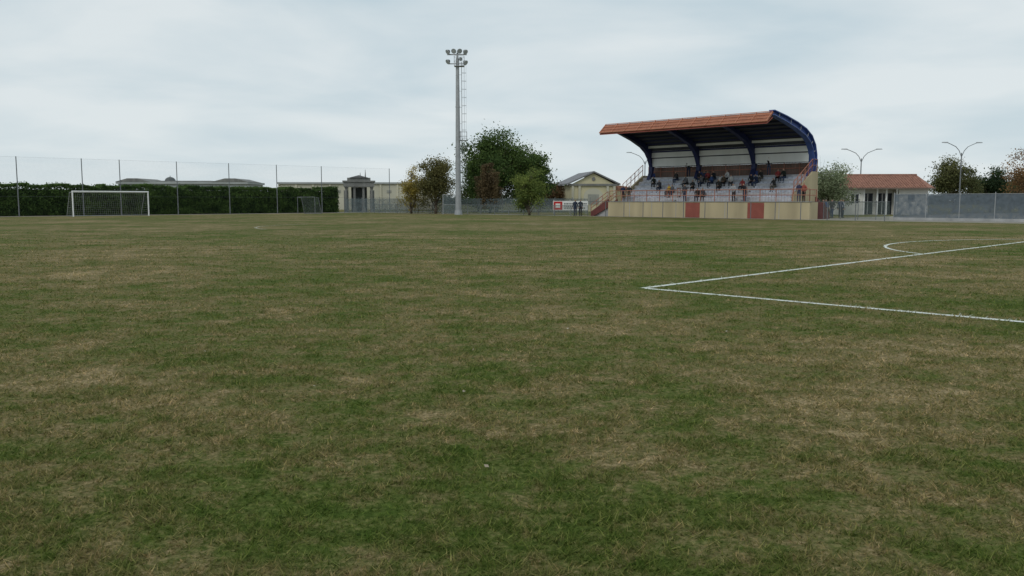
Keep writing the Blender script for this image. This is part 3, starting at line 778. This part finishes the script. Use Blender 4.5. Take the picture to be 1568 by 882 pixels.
def template(pose):
    J,E=skeleton(pose); names=list(J)
    vs=[J[n][0] for n in names]; rad=[J[n][1] for n in names]; es=[(names.index(a),names.index(b)) for a,b,_ in E]
    roots=[0]
    for n in 'LR':
        w0=J['wr'+n][0]; p0=J['pa'+n][0]; d=(p0-w0).normalized(); side=d.cross(Vector((0,0,1)) if abs(d.z)<.8 else Vector((0,1,0))).normalized(); curl=side.cross(d)
        if curl.z>0: curl=-curl
        for i,(o,l) in enumerate(((-.027,.055),(-.009,.07),(.009,.066),(.027,.052),(.034,.045))):
            k=len(vs); b=p0+side*o*(.9)
            if i==4: q=[b-d*.03,b+side*.025,b+side*.035+d*.03]
            else: q=[b,b+d*(l*.6+.02),b+d*(l*.95)+curl*.025]
            vs+=q; rad+=[.011,.010,.008]; es+=[(k,k+1),(k+1,k+2)]; roots.append(k)
    me=bpy.data.meshes.new('tmp'); me.from_pydata([tuple(v) for v in vs],es,[])
    o=bpy.data.objects.new('tmp',me); COL.objects.link(o)
    md=o.modifiers.new('Skin','SKIN'); sd=me.skin_vertices[0].data
    for i,r in enumerate(rad):
        sd[i].radius=(r,r); sd[i].use_root=i in roots
    for nme,(fx,fy) in {'chest':(1.15,.8),'pelvis':(1.1,.85),'spine':(1.05,.82)}.items():
        i=names.index(nme); sd[i].radius=(rad[i]*fx,rad[i]*fy)
    s2=o.modifiers.new('Sub','SUBSURF'); s2.levels=1; s2.render_levels=1
    dg=bpy.context.evaluated_depsgraph_get(); dg.update()
    res=bpy.data.meshes.new_from_object(o.evaluated_get(dg)); bpy.data.objects.remove(o)
    hc=(J['head0'][0]+J['head1'][0])/2
    labs=[]
    for p in res.polygons:
        c=p.center; best=min(E,key=lambda e:seg_d(c,J[e[0]][0],J[e[1]][0])-(J[e[0]][1]+J[e[1]][1])*.35)
        l=best[2]
        if l=='head':
            r=c-hc; l='hair' if (r.z>.055 or (r.y>.01 and r.z>-.05)) else 'skin'
        labs.append(LAB[l])
    V=[tuple(v.co) for v in res.vertices]; F=[tuple(p.vertices) for p in res.polygons]
    def bump(c,rx,ry,rz,lab):
        k=len(V)
        for dx,dy,dz in((rx,0,0),(-rx,0,0),(0,ry,0),(0,-ry,0),(0,0,rz),(0,0,-rz)): V.append((c[0]+dx,c[1]+dy,c[2]+dz))
        for f in((0,2,4),(2,1,4),(1,3,4),(3,0,4),(2,0,5),(1,2,5),(3,1,5),(0,3,5)): F.append(tuple(k+q for q in f)); labs.append(lab)
    bump(hc+Vector((0,-.092,-.01)),.014,.022,.025,0)
    for sg in(-1,1):
        bump(hc+Vector((sg*.088,.0,-.005)),.01,.02,.03,0); bump(hc+Vector((sg*.032,-.082,.022)),.012,.008,.006,1)
    bump(hc+Vector((0,-.084,-.045)),.022,.006,.005,1)
    return V,F,labs
TEMP={p:template(p) for p in('sit_a','sit_b','stand','lean','pockets','walk')}
pm={}
def pmat(c,nm):
    key=tuple(c)
    if key not in pm: pm[key]=mat(nm,c,.85,.12,8)
    return pm[key]
SK=[(.42,.26,.19),(.36,.22,.15)]; HR=[(.02,.015,.012),(.06,.04,.025),(.25,.24,.23),(.10,.06,.03)]
TOPS=[(.015,.018,.025),(.02,.03,.07),(.03,.03,.03),(.05,.05,.06),(.12,.12,.13),(.5,.5,.5),(.03,.06,.16),(.25,.04,.04),(.02,.025,.02),(.09,.07,.05)]
LEGS=[(.02,.03,.06),(.04,.06,.11),(.015,.015,.018),(.10,.09,.07),(.03,.03,.035)]
prd=random.Random(5)
def person(pose,x,y,z,rot,top=None,leg=None,h=1.0):
    V,F,labs=TEMP[pose]
    nm={'sit_a':'seated_spectator','sit_b':'seated_spectator','walk':'walking_person'}.get(pose,'standing_spectator')
    me=bpy.data.meshes.new(nm); me.from_pydata(V,[],F)
    for m in(pmat(prd.choice(SK),'skin'),pmat(prd.choice(HR),'hair'),pmat(top or prd.choice(TOPS),'jacket'),pmat(leg or prd.choice(LEGS),'trousers'),pmat((.03,.03,.03),'shoes')): me.materials.append(m)
    me.polygons.foreach_set('material_index',labs); me.polygons.foreach_set('use_smooth',[True]*len(F)); me.update()
    o=bpy.data.objects.new(nm,me); COL.objects.link(o); o.location=(x,y,z); o.rotation_euler=(0,0,rot); o.scale=(h,h,h)
seats=[(.705,2),(.689,1),(.684,1),(.676,4),(.651,2),(.640,4),(.636,3),(.631,4),(.627,4),(.621,3),(.617,4),(.6077,3),(.603,3),(.596,4),(.592,3),(.643,0),(.635,0),(.5625,3),(.555,3),(.548,4),(.526,4),(.517,4),(.715,3),(.66,3),(.61,2),(.575,2),(.53,2)]
cols={(.689,1):(.55,.35,.04),(.6077,3):(.5,.5,.5),(.64,4):(.02,.02,.03)}
for r_,i in seats:
    d=Dr(i)+.30; s=-d*r_
    s=max(TL+.4,min(TR-.4,s))
    x,y=W(s,d); person(prd.choice(('sit_a','sit_b')),x,y,Z(i)+.06,ROT+prd.uniform(-.4,.4),cols.get((r_,i)),h=prd.uniform(.93,1.02))
for s,d,z,p,t in((-53.4,WD+.75,1.44,'stand',(.02,.03,.07)),(-52.6,WD+.7,1.44,'pockets',(.03,.03,.03)),(-39.6,WD+.62,1.44,'lean',(.015,.015,.02)),(-40.7,WD+.62,1.44,'lean',(.35,.36,.38)),(-46.0,WD+.7,1.44,'stand',None),
                 (-39.75,Dr(5)+.3,Z(5),'pockets',(.02,.02,.025)),(-34.5,WD+.8,1.44,'stand',(.04,.04,.08)),(-34.0,WD+.7,1.44,'pockets',(.3,.08,.06)),(-48.6,Dr(5)+.35,Z(5),'stand',None)):
    x,y=W(s,d); person(p,x,y,z,ROT+prd.uniform(-.5,.5),t)
for x,y,p,rot,t,l in((6.45,87,'stand',-.5,(.02,.03,.05),(.02,.03,.06)),(7.0,87.3,'pockets',.4,(.05,.06,.08),(.03,.03,.04)),
    (27.0,75.4,'stand',-.6,(.03,.05,.14),(.03,.05,.10)),(28.0,76.8,'walk',.6,(.15,.06,.05),(.03,.03,.04)),(28.6,76.2,'pockets',-1.2,(.03,.03,.03),(.04,.06,.12)),(29.9,77.6,'stand',-.2,(.02,.03,.07),(.02,.02,.03)),(30.4,78.4,'stand',.7,(.45,.45,.45),(.03,.04,.07)),
    (29.2,79.4,'pockets',0,(.06,.10,.2),(.02,.02,.03))):
    person(p,x,y,0.004,rot,t,l)

# ------------------------------------------------------------- world, sun, camera
w=bpy.data.worlds.new("World"); scene.world=w; w.use_nodes=True
nt=w.node_tree; N=nt.nodes; L=nt.links; N.clear()
out=N.new('ShaderNodeOutputWorld'); bg=N.new('ShaderNodeBackground'); bg.inputs[1].default_value=0.1; L.new(bg.outputs[0],out.inputs[0])
sky=N.new('ShaderNodeTexSky'); sky.sky_type='NISHITA'; sky.sun_disc=False; sky.sun_elevation=math.radians(42); sky.sun_rotation=math.radians(215)
tc=N.new('ShaderNodeTexCoord'); sep=N.new('ShaderNodeSeparateXYZ'); L.new(tc.outputs['Generated'],sep.inputs[0])
def ma(op,a,b):
    k=N.new('ShaderNodeMath'); k.operation=op
    for i,q in enumerate((a,b)):
        if isinstance(q,(int,float)): k.inputs[i].default_value=q
        else: L.new(q,k.inputs[i])
    return k.outputs[0]
zz=ma('ADD',ma('MAXIMUM',sep.outputs[2],0.0),0.14)
cx=ma('DIVIDE',sep.outputs[0],zz); cy=ma('DIVIDE',sep.outputs[1],zz)
cmb=N.new('ShaderNodeCombineXYZ'); L.new(cx,cmb.inputs[0]); L.new(cy,cmb.inputs[1])
n1=N.new('ShaderNodeTexNoise'); n1.inputs['Scale'].default_value=0.9; n1.inputs['Detail'].default_value=5; n1.inputs['Roughness'].default_value=0.48; n1.inputs['Distortion'].default_value=0.3
L.new(cmb.outputs[0],n1.inputs['Vector'])
cr=N.new('ShaderNodeValToRGB'); L.new(n1.outputs[0],cr.inputs[0]); el=cr.color_ramp.elements
el[0].position=.36; el[0].color=(0.50,0.62,0.685,1); el[1].position=.62; el[1].color=(0.73,0.79,0.81,1)
hr=N.new('ShaderNodeMapRange'); hr.inputs[1].default_value=0.0; hr.inputs[2].default_value=0.26; hr.inputs[3].default_value=1; hr.inputs[4].default_value=0; L.new(sep.outputs[2],hr.inputs[0])
hm=N.new('ShaderNodeMix'); hm.data_type='RGBA'; L.new(ma('MULTIPLY',ma('POWER',hr.outputs[0],1.8),0.6),hm.inputs[0]); L.new(cr.outputs[0],hm.inputs[6]); hm.inputs[7].default_value=(0.75,0.81,0.83,1)
sc=N.new('ShaderNodeVectorMath'); sc.operation='SCALE'; sc.inputs['Scale'].default_value=10; L.new(hm.outputs[2],sc.inputs[0])
mx=N.new('ShaderNodeMix'); mx.data_type='RGBA'; mx.inputs[0].default_value=0.95; L.new(sky.outputs[0],mx.inputs[6]); L.new(sc.outputs[0],mx.inputs[7])
L.new(mx.outputs[2],bg.inputs[0])
sl=bpy.data.lights.new('sun','SUN'); sl.energy=0.9; sl.angle=math.radians(20); sl.color=(1,.96,.9)
so=bpy.data.objects.new('sun',sl); COL.objects.link(so)
az=math.radians(215); elv=math.radians(42)
dirv=Vector((math.sin(az)*math.cos(elv),math.cos(az)*math.cos(elv),math.sin(elv)))
so.rotation_euler=dirv.to_track_quat('Z','Y').to_euler(); so.location=(0,0,60)
cd=bpy.data.cameras.new('camera'); cd.lens=29.85; cd.sensor_width=36; cd.clip_end=6000
co=bpy.data.objects.new('camera',cd); COL.objects.link(co); co.location=(0,0,1.6); co.rotation_euler=(math.radians(90-5.885),0,0)
scene.camera=co
scene.view_settings.view_transform='Standard'; scene.view_settings.look='None'; scene.view_settings.exposure=0
